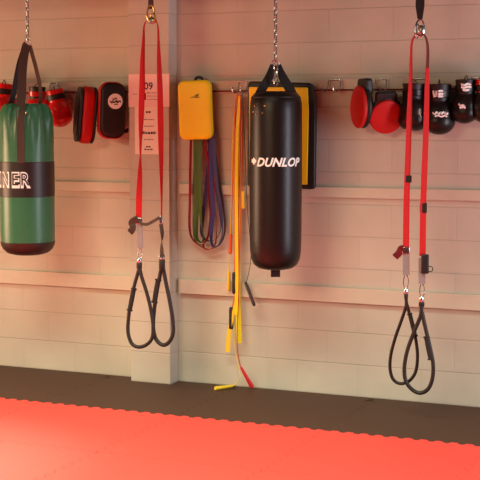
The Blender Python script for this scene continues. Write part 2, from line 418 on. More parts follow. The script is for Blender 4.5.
# ------------------------------------------------------------------ black bag
c2 = at(275.5, 262, BY); R2_ = 26/S(c2); z2 = lambda y: at(275.5, y, BY).z
bz = z2(268); zl = lambda y: z2(y)-bz
b2 = thing('punch_bag', 'tall glossy black punch bag with white lettering, hanging in the middle of the wall', 'punch bag', (c2.x, c2.y, bz), 'hanging punch bags')
RR = R2_
put('body', lathe([(.001, zl(269.6)), (RR*.4, zl(269.2)), (RR*.66, zl(267.6)), (RR*.84, zl(264)), (RR*.94, zl(258)), (RR*.985, zl(250)), (RR*1.0, zl(238)), (RR*1.0, zl(175)), (RR*1.0, zl(112)), (RR*.985, zl(103)), (RR*.93, zl(97)), (RR*.82, zl(93.2)), (RR*.72, zl(91.6)), (RR*.45, zl(91.2)), (.001, zl(91.2))], (c2.x, c2.y, bz), 96, fold=lambda q, z: 1+.006*math.sin(z*23+q*2)), M_black, b2)
toc = Vector((math.sin(YAW), -math.cos(YAW), 0)); ca2 = cama(c2); rt2 = Vector((math.cos(ca2), math.sin(ca2), 0)); to2 = Vector((math.sin(ca2), -math.cos(ca2), 0))
def f2(px, y, k=1.0):
    x = (px-275.5)/26*RR; d = math.sqrt(max(0, (RR*k)**2-x*x)); return Vector((c2.x, c2.y, z2(y)))+rt2*x+to2*d
for y in (97.5,):
    put('top_seam', tube([Vector((c2.x+RR*.94*math.cos(q), c2.y+RR*.94*math.sin(q), z2(y))) for q in [2*PI*k/64 for k in range(64)]], .003, True, 6), M_blackm, b2)
ap = at(275.5, 63, BY)
for (sx, fr) in ((-1, 1), (1, 1), (-1, -1), (1, -1)):
    base = Vector((c2.x, c2.y, 0))+rt*(sx*.098)+toc*(fr*.035)
    pts = [base+rt*(sx*.012)+toc*(fr*.02)+Vector((0, 0, z2(101 if fr > 0 else 99))), base+Vector((0, 0, z2(92))), base*1.0-rt*(sx*.055)-toc*(fr*.018)+Vector((0, 0, z2(77))), ap+rt*(sx*.013)+toc*(fr*.008)+Vector((0, 0, -.012))]
    put('strap', ribbon(catmull(pts, 6), interp([.058, .058, .054, .04], 19), .005, -YAW), M_webb, b2)
put('ring', tube([ap+Vector((.024*math.cos(q), 0, .02*math.sin(q)-.002)) for q in [2*PI*k/24 for k in range(24)]], .004, True), M_chrome, b2)
for (px, py) in ((255, 106), (264.5, 106), (253.5, 112), (262.5, 113), (256, 114)):
    p = f2(px, py, 1.0); put('rivet', ellipsoid(p, (.006, .006, .006), nu=12, nv=8), M_brass, b2)
put('pull_tab', ribbon([Vector((c2.x, c2.y, z2(268))), Vector((c2.x, c2.y, z2(277)))], .06, .006, YAW), M_webb, b2, smooth=False)
g = wrap(text_g('DUNLOP', .315, .057, .001, off=.035, shear=.32, space=1.04), (c2.x, c2.y, z2(161.4)), RR*1.008, cama(c2)+math.asin((279.5-275.5)/26))
put('lettering', g, M_white, b2, smooth=False)
# arrow emblem before the word
ar = G().add([(-.026, 0, .0), (-.012, 0, .024), (-.002, 0, .024), (-.008, 0, .008), (.024, 0, .012), (.024, 0, -.006), (-.008, 0, -.008), (-.002, 0, -.024), (-.012, 0, -.024)], [(0, 1, 2, 3), (3, 4, 5, 6), (0, 3, 6), (0, 6, 7, 8)])
ar2 = G().add([(0, 0, .026), (.03, 0, 0), (0, 0, -.026), (-.004, 0, -.012), (-.024, 0, -.012), (-.024, 0, .012), (-.004, 0, .012)], [(0, 6, 5, 4, 3, 2, 1)])
put('emblem', wrap(ar2, (c2.x, c2.y, z2(160.6)), RR*1.012, cama(c2)+math.asin((254-275.5)/26)), M_white, b2, smooth=False)
hc = thing('hanging_chain', 'long steel chain holding the black bag, its loose end dangling over the straps', 'chain', ap, 'steel chains')
chain((ap.x, BY, BZ), ap+Vector((0, 0, .02)), hc, step=.032, w=.022, l=.025, r=.0032)
lo = ap+toc*.06
chain(lo+Vector((0, 0, 0)), lo+Vector((0, 0, -(z2(63)-z2(84.5)))), hc, step=.042, w=.027, l=.031, r=.0042)

# ------------------------------------------------------------------ suspension trainers
def loopring(c_, w, h, r, ang=0, n=24):
    return tube([Vector(c_)+Vector((w/2*math.cos(q)*math.cos(ang), w/2*math.cos(q)*math.sin(ang), h/2*math.sin(q))) for q in [2*PI*k/n for k in range(n)]], r, True, 8)
def handle(parent, pp, Y, grip, r=.0125, ring=None):
    P = path(pp, Y, 8); hl = put('foot_loop', tube(P, r, seg=12), M_rub, parent)
    (gx0, gy0), (gx1, gy1) = grip
    a = at(gx0, gy0, Y); b = at(gx1, gy1, Y); d = (b-a)
    gg = []; rr = []
    for t, q in ((0, .8), (.02, 1.7), (.06, 1.7), (.07, 1.25), (.5, 1.35), (.93, 1.25), (.94, 1.7), (.98, 1.7), (1, .8)): gg.append(a+d*t); rr.append(r*q)
    put('grip', tube(gg, rr, seg=14), M_grip, hl)
    return hl
TY = -.5
# left one
t = thing('suspension_trainer', 'red strap trainer hanging in front of the pier and paper notices', 'suspension trainer', at(151, 347, TY), 'strap trainers hanging from the beam')
put('anchor_strap', ribbon([Vector((at(151, 8, TY).x, TY, BZ)), at(151, 9, TY)], .035, .005, .5), M_web, t)
put('carabiner', loopring(at(151, 14, TY), .05, .11, .0065, .3), M_brass, t)
put('carabiner', loopring(at(153, 18, TY), .06, .06, .005, -.6), M_brass, t)
put('swivel', ellipsoid(at(152, 20.5, TY), (.035, .014, .022)), M_steel, t)
pts = [(146, 21), (144, 27), (143.5, 40), (142.5, 60), (142, 90), (141.2, 115), (140.6, 140), (140.4, 156), (139.8, 175), (139, 200), (138.8, 224)]
P = path(pts, TY, 5); put('strap', ribbon(P, .042, .003, wa([1, 1.2, 2.5, 4.5, 6, 5.5, 2.5, 1.2, 4.5, 6.2, 6.2], .042, P)), M_redweb, t, smooth=True)
pts = [(156, 20), (158, 27), (158.5, 40), (159, 60), (160, 90), (160.5, 120), (161, 150), (161.3, 175), (161.6, 200), (161.5, 216)]
P = path(pts, TY, 5); put('strap', ribbon(P, .042, .003, wa([1, 1.2, 2, 4, 5.5, 6, 5, 3.2, 1.4, 1], .042, P)), M_redweb, t)
put('buckle', box((-.02, -.008, -.022), (.02, .008, .022)).xf(RT(at(139.5, 221, TY), 0, .2, .3)), M_chrome, t, bevel=.004)
put('buckle', box((-.013, -.01, -.028), (.013, .01, .028)).xf(RT(at(161, 220, TY), 0, -.15, .3)), M_chrome, t, bevel=.005)
P = path([(140, 223), (146, 224.5), (152, 222), (158, 218.5), (160, 217)], TY-.012, 5)
put('keeper_strap', ribbon(P, .02, .005, .2), M_web, t)
P = path([(138, 219), (134, 220.5), (131.5, 223), (133, 226), (132, 230), (130, 232)], TY-.012, 5)
put('cam_tab', ribbon(P, .042, .024, .5), M_web, t, bevel=.005)
put('lower_strap', ribbon([at(139.8, 224, TY), at(140.2, 248, TY)], .04, .005, .15), M_grey, t)
P = path([(161, 224), (162.2, 235), (161.6, 246), (162.2, 257)], TY, 8)
put('lower_strap', ribbon(P, .026, .005, [i*.16 for i in range(len(P))]), M_web, t)
put('link', loopring(at(140, 254, TY), .024, .085, .003, .3), M_chrome, t)
put('link', loopring(at(162, 256.5, TY), .034, .03, .004, .3), M_chrome, t)
put('ferrule', lathe([(.014, 0), (.017, .01), (.017, .03), (.012, .036)], at(139.3, 263, TY), 20), M_chrome, t)
put('ferrule', lathe([(.014, 0), (.017, .008), (.017, .018), (.012, .022)], at(162, 260.5, TY), 20), M_chrome, t)
put('rubber_end', lathe([(.012, 0), (.019, .012), (.02, .045), (.017, .05)], at(139.3, 270, TY), 20), M_rub, t)
put('rubber_end', lathe([(.014, 0), (.021, .012), (.021, .07), (.019, .075)], at(162, 270.5, TY), 20), M_rub, t)
handle(t, [(139.3, 268), (135, 283), (131, 300), (128.5, 318), (128, 332), (131.5, 343), (138, 347), (146, 345), (152, 338), (153, 325), (150.5, 308), (146.5, 292), (142, 278), (139.6, 268)], TY-.01, ((134, 288), (129.5, 311)))
handle(t, [(161.7, 266), (159, 280), (155.5, 300), (153.5, 318), (153.5, 330), (156.5, 340), (163, 345), (169, 342), (173, 333), (172.5, 318), (169.5, 300), (166, 283), (162.6, 266)], TY+.02, ((158.3, 279), (154.3, 303)), r=.0135)
# right one
t = thing('suspension_trainer', 'red strap trainer hanging at the right in front of the black gloves', 'suspension trainer', at(412, 390, TY), 'strap trainers hanging from the beam')
put('anchor_strap', ribbon([Vector((at(420, 19, TY).x, TY, BZ)), at(420, 6, TY), at(420, 19, TY)], [.05, .055, .03], .006, .1), M_webb, t)
put('carabiner', loopring(at(420, 28, TY), .05, .1, .006, .3), M_chrome, t)
put('carabiner', loopring(at(417, 31, TY), .035, .085, .0045, .9), M_steel, t)
put('swivel', ellipsoid(at(421, 30, TY-.01), (.02, .012, .03)), M_steel, t)
P = path([(417, 33), (412.6, 40), (411.2, 50), (410.8, 75), (409.5, 110), (408.2, 150), (406.6, 200), (406, 248)], TY, 6)
put('strap', ribbon(P, .040, .003, wa([1.5, 1.7, 2, 3, 5, 5.5, 6, 6.2], .040, P)), M_redweb, t)
P = path([(422, 32), (426, 38), (427.8, 48), (427.6, 68)], TY, 6)
put('strap', ribbon(P, .04, .0035, wa([1.5, 1.8, 2.2, 2.8], .04, P)), M_dred, t)
P = path([(427.4, 67), (427, 90), (426, 130), (424.5, 170), (423.3, 205), (422.5, 256)], TY, 6)
put('strap', ribbon(P, .040, .003, wa([3.6, 4.5, 5.5, 5.8, 6, 6.3], .04, P)), M_redweb, t)
put('strap_keeper', box((-.021, -.005, -.022), (.021, .005, .022)).xf(RT(at(408.3, 179, TY), 0, 0, .25)), M_hblk, t, bevel=.002)
put('strap_keeper', box((-.022, -.005, -.03), (.022, .005, .03)).xf(RT(at(423.4, 208, TY), 0, 0, .2)), M_hblk, t, bevel=.002)
put('buckle', box((-.023, -.01, -.022), (.023, .01, .022)).xf(RT(at(406, 250.5, TY), 0, 0, .3)), M_chrome, t, bevel=.004)
put('cam_tab', ribbon(path([(403.5, 249), (401, 249), (399, 253), (395, 257)], TY-.01, 5), .040, .018, .5), M_dred, t)
put('lower_strap', ribbon([at(406, 254, TY), at(406.2, 275, TY)], .042, .006, .15), M_grey, t)
put('link', loopring(at(406, 282, TY), .03, .09, .0035, .3), M_chrome, t)
put('cam_tab', box((-.024, -.012, -.06), (.024, .012, .06)).xf(RT(at(425, 264, TY-.012), 0, 0, .3)), M_hblk, t, bevel=.008)
put('pull_ring', loopring(at(430, 269, TY-.01), .034, .034, .003, .3), M_hblk, t)
put('lower_strap', ribbon([at(422, 258, TY), at(422, 284, TY)], .042, .006, .15), M_grey, t)
put('link', loopring(at(422, 291, TY), .028, .09, .0035, .3), M_chrome, t)
put('ferrule', lathe([(.01, 0), (.014, .01), (.014, .04), (.01, .046)], at(406, 295, TY), 20), M_chrome, t)
put('ferrule', lathe([(.01, 0), (.015, .01), (.015, .04), (.01, .046)], at(421.7, 303, TY), 20), M_chrome, t)
put('rubber_end', lathe([(.008, 0), (.012, .012), (.014, .04), (.011, .045)], at(406, 300, TY), 20), M_rub, t)
put('rubber_end', lathe([(.012, 0), (.018, .012), (.018, .03), (.012, .036)], at(421.6, 307.5, TY), 20), M_rub, t)
handle(t, [(406, 298), (406, 306), (401.5, 320), (395.5, 337), (391, 354), (390, 368), (393, 379), (400, 383.5), (409, 381), (415.5, 372), (417.5, 358), (416.5, 344), (413.5, 328), (409, 312), (406.3, 302)], TY+.02, ((409.5, 313), (415.5, 337)), r=.0105)
handle(t, [(421.6, 306), (420.5, 316), (414, 332), (407.5, 350), (404.5, 366), (405.5, 380), (411.5, 389), (420, 393), (428, 389), (432.5, 378), (433, 363), (429.5, 345), (425.5, 328), (422, 312)], TY-.02, ((426.2, 336), (431, 360)), r=.0125)

# ------------------------------------------------------------------ notices on the pier
q = PX+.001
def sheet(name, x0, y0, x1, y1, m, label, off=0):
    Yp = -q-off; a = at(x0, (y0+y1)/2, Yp); b = at(x1, (y0+y1)/2, Yp); z0 = at((x0+x1)/2, y1, Yp).z; z1 = at((x0+x1)/2, y0, Yp).z
    r = thing(name, label, 'notice', (a.x, Yp, z0), 'paper notices on the pier')
    put('sheet', box((a.x, Yp-.0008, z0), (b.x, Yp, z1)), m, r, smooth=False)
    return r, Yp-.001
r, yy = sheet('notice', 128.6, 74, 169.3, 107, M_paper, 'upper wide pinkish paper notice with large dark figures taped on the pier')
def ink(x0, y0, x1, y1, m, parent, name='print_line'):
    a = at(x0, y1, yy); b = at(x1, y0, yy); put(name, box((a.x, yy-.0006, min(a.z, b.z)), (b.x, yy, max(a.z, b.z))), m, parent, smooth=False)
g = text_g('09', .068, .052, .0006, off=.02).xf(Matrix.Translation(at(148.4, 86, yy))); put('figures', g, M_ink, r, smooth=False)
ink(139.5, 93, 146, 100, M_inkb, r, 'printed_square')
def words(x0, x1, y, m, parent, hgt=1.0, seed=0):
    rr = random.Random(seed); g = G(); x = x0
    while x < x1:
        w = rr.uniform(1.0, 2.6); a = at(x, y+hgt/2, yy); b = at(min(x+w, x1), y-hgt/2, yy)
        hh = rr.uniform(.6, 1)
        gg = box((a.x, yy-.0005, a.z), (b.x, yy, a.z+(b.z-a.z)*hh)); g.add(gg.v, gg.f); x += w+.5
    put('print_line', g, m, parent, smooth=False)
words(133, 137.5, 94, M_ink2, r, .9, 1); words(147, 158, 92.8, M_ink2, r, .9, 2); words(147, 157, 96, M_ink2, r, .9, 3); words(147, 157.5, 99.2, M_ink2, r, .9, 4); words(136, 166, 89.8, M_paper2, r, .5, 9)
r, yy = sheet('notice', 135, 106, 160, 154.3, M_paper2, 'lower narrow white paper notice with small lines of print on the pier', -.0006)
words(146, 150.5, 112, M_inkb, r, 2.0, 5); words(144, 154, 119.5, M_ink2, r, 1.2, 6); words(144, 154, 126, M_ink2, r, 1.3, 7)
words(142.5, 156, 132.6, M_inkb, r, 3.0, 8); words(144, 154, 139.4, M_ink2, r, 1.2, 10); words(146, 150.5, 146.6, M_inkb, r, 1.6, 11); words(144.5, 153, 149.3, M_inkb, r, 1.6, 12)

# ------------------------------------------------------------------ rails and hooks
def rail(x0, x1, y, label):
    a = at(x0, y, -.035); b = at(x1, y, -.035); b.z = a.z = at(340, 90, -.035).z
    r = thing('wall_rail', label, 'rail', (a.x, -.035, a.z), 'hook rails on the wall')
    put('bar', tube([a, b], .0055, seg=10), M_dred, r)
    n = int((b.x-a.x)/.55)+1
    for k in range(n+1):
        x = a.x+.03+(b.x-a.x-.06)*k/max(1, n); put('bracket', box((x-.008, -.036, a.z-.008), (x+.008, -.02, a.z+.008)), M_steel, r, smooth=False)
rail(-30, 129, 90, 'thin dark rail on the timber board left of the pier'); rail(184, 520, 90, 'thin dark rail on the timber board right of the pier')
zr = at(340, 90, -.035).z
def hook(px, label, w=.085, turn=0):
    o = at(px, 90, -.035); o.z = zr
    r = thing('wire_hook', label, 'hook', o, 'bent wire hooks on the rail')
    pts = [(-w/2-.03, -.06, .02), (-w/2-.025, -.06, -.005), (-w/2-.01, -.05, -.012), (-w/2, -.03, .005), (-w/2, -.012, .05), (-w/2+.008, -.012, .066), (w/2-.008, -.012, .066), (w/2, -.012, .05), (w/2, -.03, .005), (w/2-.01, -.05, -.014), (w/2-.026, -.062, -.005), (w/2-.03, -.062, .02)]
    P = catmull([Vector(p)+o for p in pts], 4); put('wire', tube(P, .0042, seg=8), M_chrome, r)
    for p in (pts[0], pts[-1]): put('ball_tip', ellipsoid(Vector(p)+o, (.007, .007, .007), nu=12, nv=8), M_chrome, r)
hook(54.5, 'bent wire hook above the red boxing glove left of the pads', .06)
hook(335, 'empty bent wire hook between the yellow shield and the red mitts')
hook(381.5, 'bent wire hook above the right red focus mitt', .075)
hook(419, 'bent wire hook between the red straps, holding the black gloves')
hook(476, 'bent wire hook at the right edge of the photo')
hook(244, 'bent wire hook holding the yellow ropes', .06)

# ------------------------------------------------------------------ pads left of the pier
def lean(r, ang):                                       # tips a whole thing clockwise as seen from the room
    R_ = Matrix.Rotation(ang, 4, toc)
    for ch_ in r.children_recursive: ch_.data.transform(R_)
def place(g, o, rx=0, ry=0, rz=0): return g.xf(RT(o, rx, ry, rz))
def kick_pad(px, py, rz, ry, label, w=.195, h=.385, d=.1, logo=True):
    o = at(px, py, -.16); r = thing('kick_pad', label, 'kick pad', o, 'red and black kick pads')
    ol = rrect(w, h, .07)
    put('padding', place(pad(ol, d/2-.012, d/2-.018, .02, .0), o, 0, ry, rz), M_redp, r)
    put('striking_face', place(pad([(x*.93, z*.955) for x, z in ol], .028, -.0, .02, .008), Vector(o)+Euler((0, ry, rz)).to_matrix()@Vector((0, -d/2+.012, 0)), 0, ry, rz), M_blackm, r)
    put('back', place(pad([(x*.97, z*.985) for x, z in ol], .0, .02, .008), Vector(o)+Euler((0, ry, rz)).to_matrix()@Vector((0, d/2-.022, 0)), 0, ry, rz), M_blackm, r)
    m3 = Euler((0, ry, rz)).to_matrix()
    for z in (-.07, .07):
        put('arm_strap', place(ribbon(catmull([(-w*.45, d/2-.006, z), (-w*.3, d/2+.03, z), (w*.3, d/2+.03, z), (w*.45, d/2-.006, z)], 5), .04, .005, PI/2), o, 0, ry, rz), M_webb, r)
    return r, o, m3, d
r, o, m3, d = kick_pad(111.5, 110.5, YAW+.28, .035, 'black faced kick pad with a round white emblem and red edge, left of the pier', .19, .40, .1)
fo = -d/2+.012-.028-.0085
disc = [(.052*math.cos(a), .054*math.sin(a)) for a in [2*PI*k/40 for k in range(40)]]
eo = Vector(o)+m3@Vector((.012, fo+.002, .064))
em = put('emblem', place(pad(disc, .002, .003, .001), eo, 0, 0, YAW+.28), M_white, r)
g = G()
for pp in ([(-.04, .004), (-.03, -.008), (-.018, .006), (-.008, -.01), (.004, .008), (.014, -.012), (.026, .004), (.038, -.008)], [(-.022, .02), (-.008, .012), (.0, .024), (.012, .014)], [(-.03, -.012), (-.01, -.006), (.012, -.002), (.036, .002)], [(-.01, -.024), (.004, -.02), (.016, -.024)]):
    gg = tube(catmull([(x, -.0045, z) for x, z in pp], 4), .003, seg=6); g.add(gg.v, gg.f)
put('emblem_mark', place(g, eo, 0, 0, YAW+.28), M_inkb, em)
put('strap_end', place(ribbon([(.07, .03, -.16), (.115, .02, -.13), (.1, .01, -.155)], .02, .004), o, 0, 0, YAW), M_webb, r)
lean(kick_pad(86.5, 115, YAW-1.2, .0, 'red and black kick pad seen edge-on beside the red boxing glove', .17, .405, .115)[0], -.085)

# ------------------------------------------------------------------ yellow pad and shield
o = at(195.6, 110, -.12); rz = .12
r = thing('focus_pad', 'yellow rectangular strike pad hanging just right of the pier', 'strike pad', o)
put('padding', place(pad(rrect(.235, .405, .045), .028, .034, .016, .006), o, 0, -.035, rz), M_yel, r)
put('backing', place(pad([(x*.9, z*.94) for x, z in rrect(.235, .405, .045)], .0, .02, .004), Vector(o)+Vector((-.004, .034, 0)), 0, -.035, rz), M_blackm, r)
g = G()
for pp in ([(-.03, -.002), (-.012, 0), (.0, -.001)], [(.0, -.002), (.03, -.003)], [(.0, .004), (.01, .012), (.022, .018), (.03, .016)], [(.008, .004), (.018, .010), (.024, .008)]):
    gg = tube(catmull([(x, 0, z) for x, z in pp], 4), .0022, seg=6); g.add(gg.v, gg.f)
put('emblem', place(g, Vector(o)+Vector((.012, -.036, .088)), 0, -.035, rz), M_brown, r)
put('hanging_loop', place(ribbon(catmull([(-.03, .05, .18), (-.02, .055, .22), (.02, .055, .22), (.03, .05, .18)], 5), .02, .004), o), M_webb, r)
# small white hook the bands hang on
o = at(212.6, 134, -.03)

# shield behind the black bag
Ys = -.11
def ptz(px, py): p = at(px, py, Ys); return p
quad = [(248.5, 81), (312.5, 83), (316.5, 100), (315.5, 189.5), (248, 187)]
o = at(281, 135, Ys); r = thing('kick_shield', 'large yellow kick shield with black border hung behind the black punch bag', 'kick shield', (o.x, -.06, o.z))
def poly(pp, rad=.02, n=4):
    P = [Vector((at(x, y, Ys).x-o.x, at(x, y, Ys).z-o.z)) for x, y in pp]; out = []
    for i in range(len(P)):
        a, b, c_ = P[i-1], P[i], P[(i+1) % len(P)]; u = (a-b).normalized()*rad; v = (c_-b).normalized()*rad
        for k in range(n+1):
            t = k/n; out.append(tuple((b+u)*(1-t)**2+b*2*t*(1-t)+(b+v)*t*t))
    return out
put('border', place(pad(poly(quad[::-1], .03), .02, .02, .012), o), M_blackm, r)
put('striking_panel', place(pad(poly([(250.5, 87), (309, 87.5), (310, 110), (308.5, 184.5), (251, 183)][::-1], .008), .012, .0, .005, .003), Vector(o)+Vector((0, -.018, 0))), M_yel2, r)

# ------------------------------------------------------------------ gloves and mitts
def glove(px, py, s, rz, ry, body, cuff, label, Y=-.13, cat='boxing glove', patch=None, group='boxing gloves hanging from the rail', scrib=None):
    """hangs cuff up; (px, py) = middle of the fist; palm faces local +y, thumb on local +x"""
    o = at(px, py, Y); r = thing('boxing_glove', label, cat, o, group); e = Euler((0, ry, rz)); m3 = e.to_matrix()
    g = G()
    for c_, rr in (((0, 0, 0), (.070, .066, .072)), ((0, -.012, -.03), (.068, .058, .056)), ((0, .004, .055), (.048, .046, .05)), ((.0, .03, -.035), (.052, .04, .045))):
        gg = ellipsoid(Vector(c_)*s, [x*s for x in rr]); g.add(gg.v, gg.f)
    gg = ellipsoid(Vector((.052, .028, .005))*s, [.024*s, .028*s, .056*s], Euler((0, .25, 0)).to_matrix()); g.add(gg.v, gg.f)
    put('fist', place(g, o, 0, ry, rz), body, r, remesh=.006)
    prof = [(.044, .055), (.045, .06), (.046, .085), (.050, .12), (.051, .125), (.048, .128), (.038, .125), (.033, .09)]
    put('cuff', place(lathe([(a*s, b*s) for a, b in prof], (0, 0, 0), 32), o, 0, ry, rz), cuff, r)
    put('cuff_strap', place(lathe([(a*s, b*s) for a, b in ((.046, .07), (.050, .073), (.052, .098), (.047, .101))], (0, 0, 0), 32, cap=False), o, 0, ry, rz), M_blackm if cuff is not M_blackm else body, r)
    put('hanging_loop', place(tube(catmull([(0, .03*s, .115*s), (0, .02, .14*s), (0, 0, .145*s), (0, -.03*s, .115*s)], 4), .003, seg=6), o, 0, ry, rz), M_webb, r)
    return r, o, m3
def surf(r, o, dirpx, pts, m, Rr, name, w=.006):
    """small raised print on the camera side"""
    g = G()
    for pp in pts:
        gg = ribbon(catmull([Vector(o)+rt*x*1.0+Vector((0, 0, z))+toc*math.sqrt(max(.0001, Rr*Rr-x*x-z*z*.8)) for x, z in pp], 4), w, .002, -YAW); g.add(gg.v, gg.f)
    put(name, g, m, r)
glove(59.5, 112, 1.28, .5, -.2, M_red, M_red, 'round red boxing glove hanging between the green bag and the edge-on kick pad')
glove(37, 108, 1.2, -.5, .05, M_red, M_blackm, 'red boxing glove with dark cuff half hidden behind the green bag straps', Y=-.12)
glove(2, 107, 1.35, .2, .1, M_red, M_red, 'red boxing glove cut off by the left edge of the photo', Y=-.13)
r, o, m3 = glove(439, 114.5, 1.5, YAW+PI*0, .0, M_black, M_blackm, 'black boxing glove with white lettered fist right of the red straps')
surf(r, o, 0, [[(-.055, .012), (-.04, .0), (-.03, .016), (-.018, .0), (-.01, .014)], [(-.004, .018), (.0, .0), (.012, .016), (.02, .0)], [(.024, .016), (.03, .0), (.042, .01)], [(-.04, -.012), (-.02, -.008), (.0, -.014), (.02, -.008), (.036, -.014)]], M_white, .108, 'print', .009)
o2 = Vector(o)+Vector((0, 0, .13))
surf(r, o2, 0, [[(-.048, .02), (-.046, -.0), (-.04, -.022)], [(-.03, .018), (-.03, -.02)], [(-.018, .014), (-.002, .018), (.012, .014)], [(-.018, -.004), (.0, -.0), (.014, -.004)], [(-.018, -.018), (.0, -.016), (.012, -.02)]], M_white, .082, 'cuff_label', .014)
r, o, m3 = glove(413.5, 112, 1.42, YAW+1.3, .0, M_black, M_blackm, 'black boxing glove behind the red straps, turned sideways beside the red mitt', Y=-.14)
surf(r, o, 0, [[(.028, .02), (.024, .0), (.032, -.03), (.042, -.036)]], M_white, .1, 'print', .01)
r, o, m3 = glove(465.5, 106, 1.3, YAW-.6, .0, M_black, M_blackm, 'black boxing glove with pale patches, second from the right edge of the photo')
surf(r, o, 0, [[(-.056, .014), (-.045, .0), (-.03, .004), (-.02, -.006)], [(-.05, -.012), (-.03, -.008), (-.015, -.014)]], M_white, .092, 'print', .012)
surf(r, Vector(o)+Vector((0, 0, .115)), 0, [[(-.04, .02), (-.02, .014), (.0, .022), (.02, .014)], [(-.04, .002), (-.02, -.002), (.0, .004), (.022, .0)], [(-.03, -.014), (-.01, -.018), (.01, -.014)]], M_white, .073, 'cuff_label', .014)
r, o, m3 = glove(486, 106, 1.3, YAW+.4, .0, M_black, M_red, 'black boxing glove with reddish cuff cut off by the right edge of the photo')
surf(r, Vector(o)+Vector((0, 0, .115)), 0, [[(-.045, .02), (-.03, .014), (-.01, .022)], [(-.045, .002), (-.03, -.002), (-.01, .004)]], M_white, .073, 'cuff_label', .014)

def mitt(px, py, w, h, rx, ry, rz, label, Y=-.15):
    o = at(px, py, Y); r = thing('focus_mitt', label, 'focus mitt', o, 'red and black focus mitts')
    ol = []
    for k in range(40):
        a = 2*PI*k/40; x = w/2*math.cos(a); z = h/2*math.sin(a); ol.append((x*(1-.10*max(0, z/(h/2))), z))
    M_ = RT(o, rx, ry, rz)
    put('target_pad', pad(ol, .02, .012, .012, .008).xf(M_), M_redp, r)
    put('backing', pad([(x*1.05, z*1.04+.006) for x, z in ol], .0, .034, .014).xf(RT(Vector(o), rx, ry, rz) @ Matrix.Translation((0, .008, 0))), M_blackm, r)
    put('hand_pocket', ellipsoid((0, .045, .02), (w*.36, .034, h*.36)).xf(M_), M_blackm, r)
    g = pad(rrect(w*.62, h*.42, .02), .02, .03, .012).xf(M_ @ Matrix.Translation((0, .032, h*.46))); put('wrist_cuff', g, M_blackm, r)
    return r
mitt(386.5, 116.5, .225, .235, .42, -.05, YAW+.1, 'round red focus mitt facing the room on the wire hook')
mitt(359.5, 107, .235, .275, .0, -.0, YAW-1.25, 'red focus mitt turned side-on just left of the round red mitt', Y=-.17)

# ------------------------------------------------------------------ rubber bands below the yellow pad
def band(name, label, pp, m, w, th=.0035, ang=.6, Y=-.06, dY=.0):
    P = path(pp, Y, 6, closed=True); n = len(P)
    for i, p in enumerate(P): p.y += dY*math.sin(2*PI*i/n)
    zt_, zb_ = at(205, 200, Y).z, at(205, 240, Y).z
    A = []
    for i, p in enumerate(P):
        k = max(0, min(1, (zt_-p.z)/(zt_-zb_))); base = ang+.2*math.sin(2*PI*i/n*2)
        A.append(base+(1.5-base)*k*k)
    o = put(name, ribbon(P, w, th, A, closed=True), m, None, loc=at(205, 135, Y)); return tag(o, label, 'exercise band', 'rubber exercise bands below the yellow pad')
hk = thing('band_hook', 'small pale hook at the lower right corner of the yellow pad', 'hook', at(212.6, 133, -.03))
put('stem', tube([at(212.6, 132, 0), at(212.6, 133.5, -.085), at(212.6, 131, -.095)], .004), M_white, hk)
band('exercise_band', 'thin red exercise band, leftmost of the bands below the yellow pad', [(198, 126), (192, 132), (190.5, 160), (190, 200), (189.5, 225), (192, 238), (200, 245), (207, 240), (210.5, 225), (210, 190), (206, 150), (203, 130)], M_bred, .018, ang=.5, Y=-.055)
band('exercise_band', 'broad green exercise band below the yellow pad', [(197, 127), (196, 140), (196.2, 170), (196.5, 205), (195.5, 228), (197, 239), (202, 242.5), (203.5, 236), (201, 222), (200, 195), (199.5, 160), (199, 135)], M_bgreen, .036, ang=.35, Y=-.075)
band('exercise_band', 'purple exercise band hanging from the pale hook, left strand slanting', [(212, 134), (209.5, 150), (207.5, 175), (205, 200), (202, 222), (202.5, 236), (209, 241), (217, 238), (221, 226), (219.5, 208), (216, 180), (214.5, 150)], M_bpur, .026, ang=.45, Y=-.05)
band('exercise_band', 'blue exercise band hanging straight down from the pale hook', [(212.6, 133), (211.5, 150), (211, 180), (213, 210), (211, 235), (213, 246), (219.5, 244), (222.5, 232), (221, 212), (217, 185), (214.5, 160), (213.8, 140)], M_bblue, .030, ang=.3, Y=-.078)
band('exercise_band', 'crimson exercise band between the blue and purple bands', [(212.5, 136), (209.5, 165), (209.5, 195), (211, 215), (208.5, 235), (203, 246), (209, 249.5), (215.5, 243), (216, 225), (214.5, 200), (213.5, 170), (213.3, 145)], M_bred, .024, ang=.8, Y=-.064)
band('exercise_band', 'dark grey exercise band, widest loop reaching lowest', [(212.8, 137), (215.5, 155), (219, 180), (223, 205), (225, 228), (221, 243), (210, 249), (199, 245), (193.5, 234), (193, 205), (194, 170), (199, 140)], M_bgrey, .016, ang=1.0, Y=-.035)

# ------------------------------------------------------------------ yellow ropes
top = (241, 94)
def rope(label, pp, m, r=.0035, Y=-.08, flat=None, name='jump_rope', cat='jump rope', grp='yellow and red ropes bunched on one hook', ang=.3):
    P = path(pp, Y, 6); t = thing(name, label, cat, P[-1], grp)
    if flat == 'w': flat = interp([.016, .018, .022, .03, .034, .034, .034], len(P))
    put('cord', ribbon(P, flat, .004, ang) if flat else tube(P, r, seg=8), m, t); return t
def hnd(t, a, b, m, r=.012, Y=-.08, name='handle'):
    A = at(a[0], a[1], a[2] if len(a) > 2 else Y); B = at(b[0], b[1], b[2] if len(b) > 2 else Y); d = B-A
    put(name, tube([A, A+d*.04, A+d*.1, A+d*.5, A+d*.9, A+d*.96, B], [r*.5, r*.9, r, r*.92, r, r*.9, r*.5], seg=14), m, t)
t = rope('yellow tube rope with black handles, nearest the wall in the bunch of ropes', [(234.5, 275), (235, 240), (234.5, 200), (234.5, 150), (235, 110), (238, 95), (241.5, 110), (242, 150), (241, 200), (239.5, 250), (236, 290), (231.5, 309)], M_ropeO, .005)
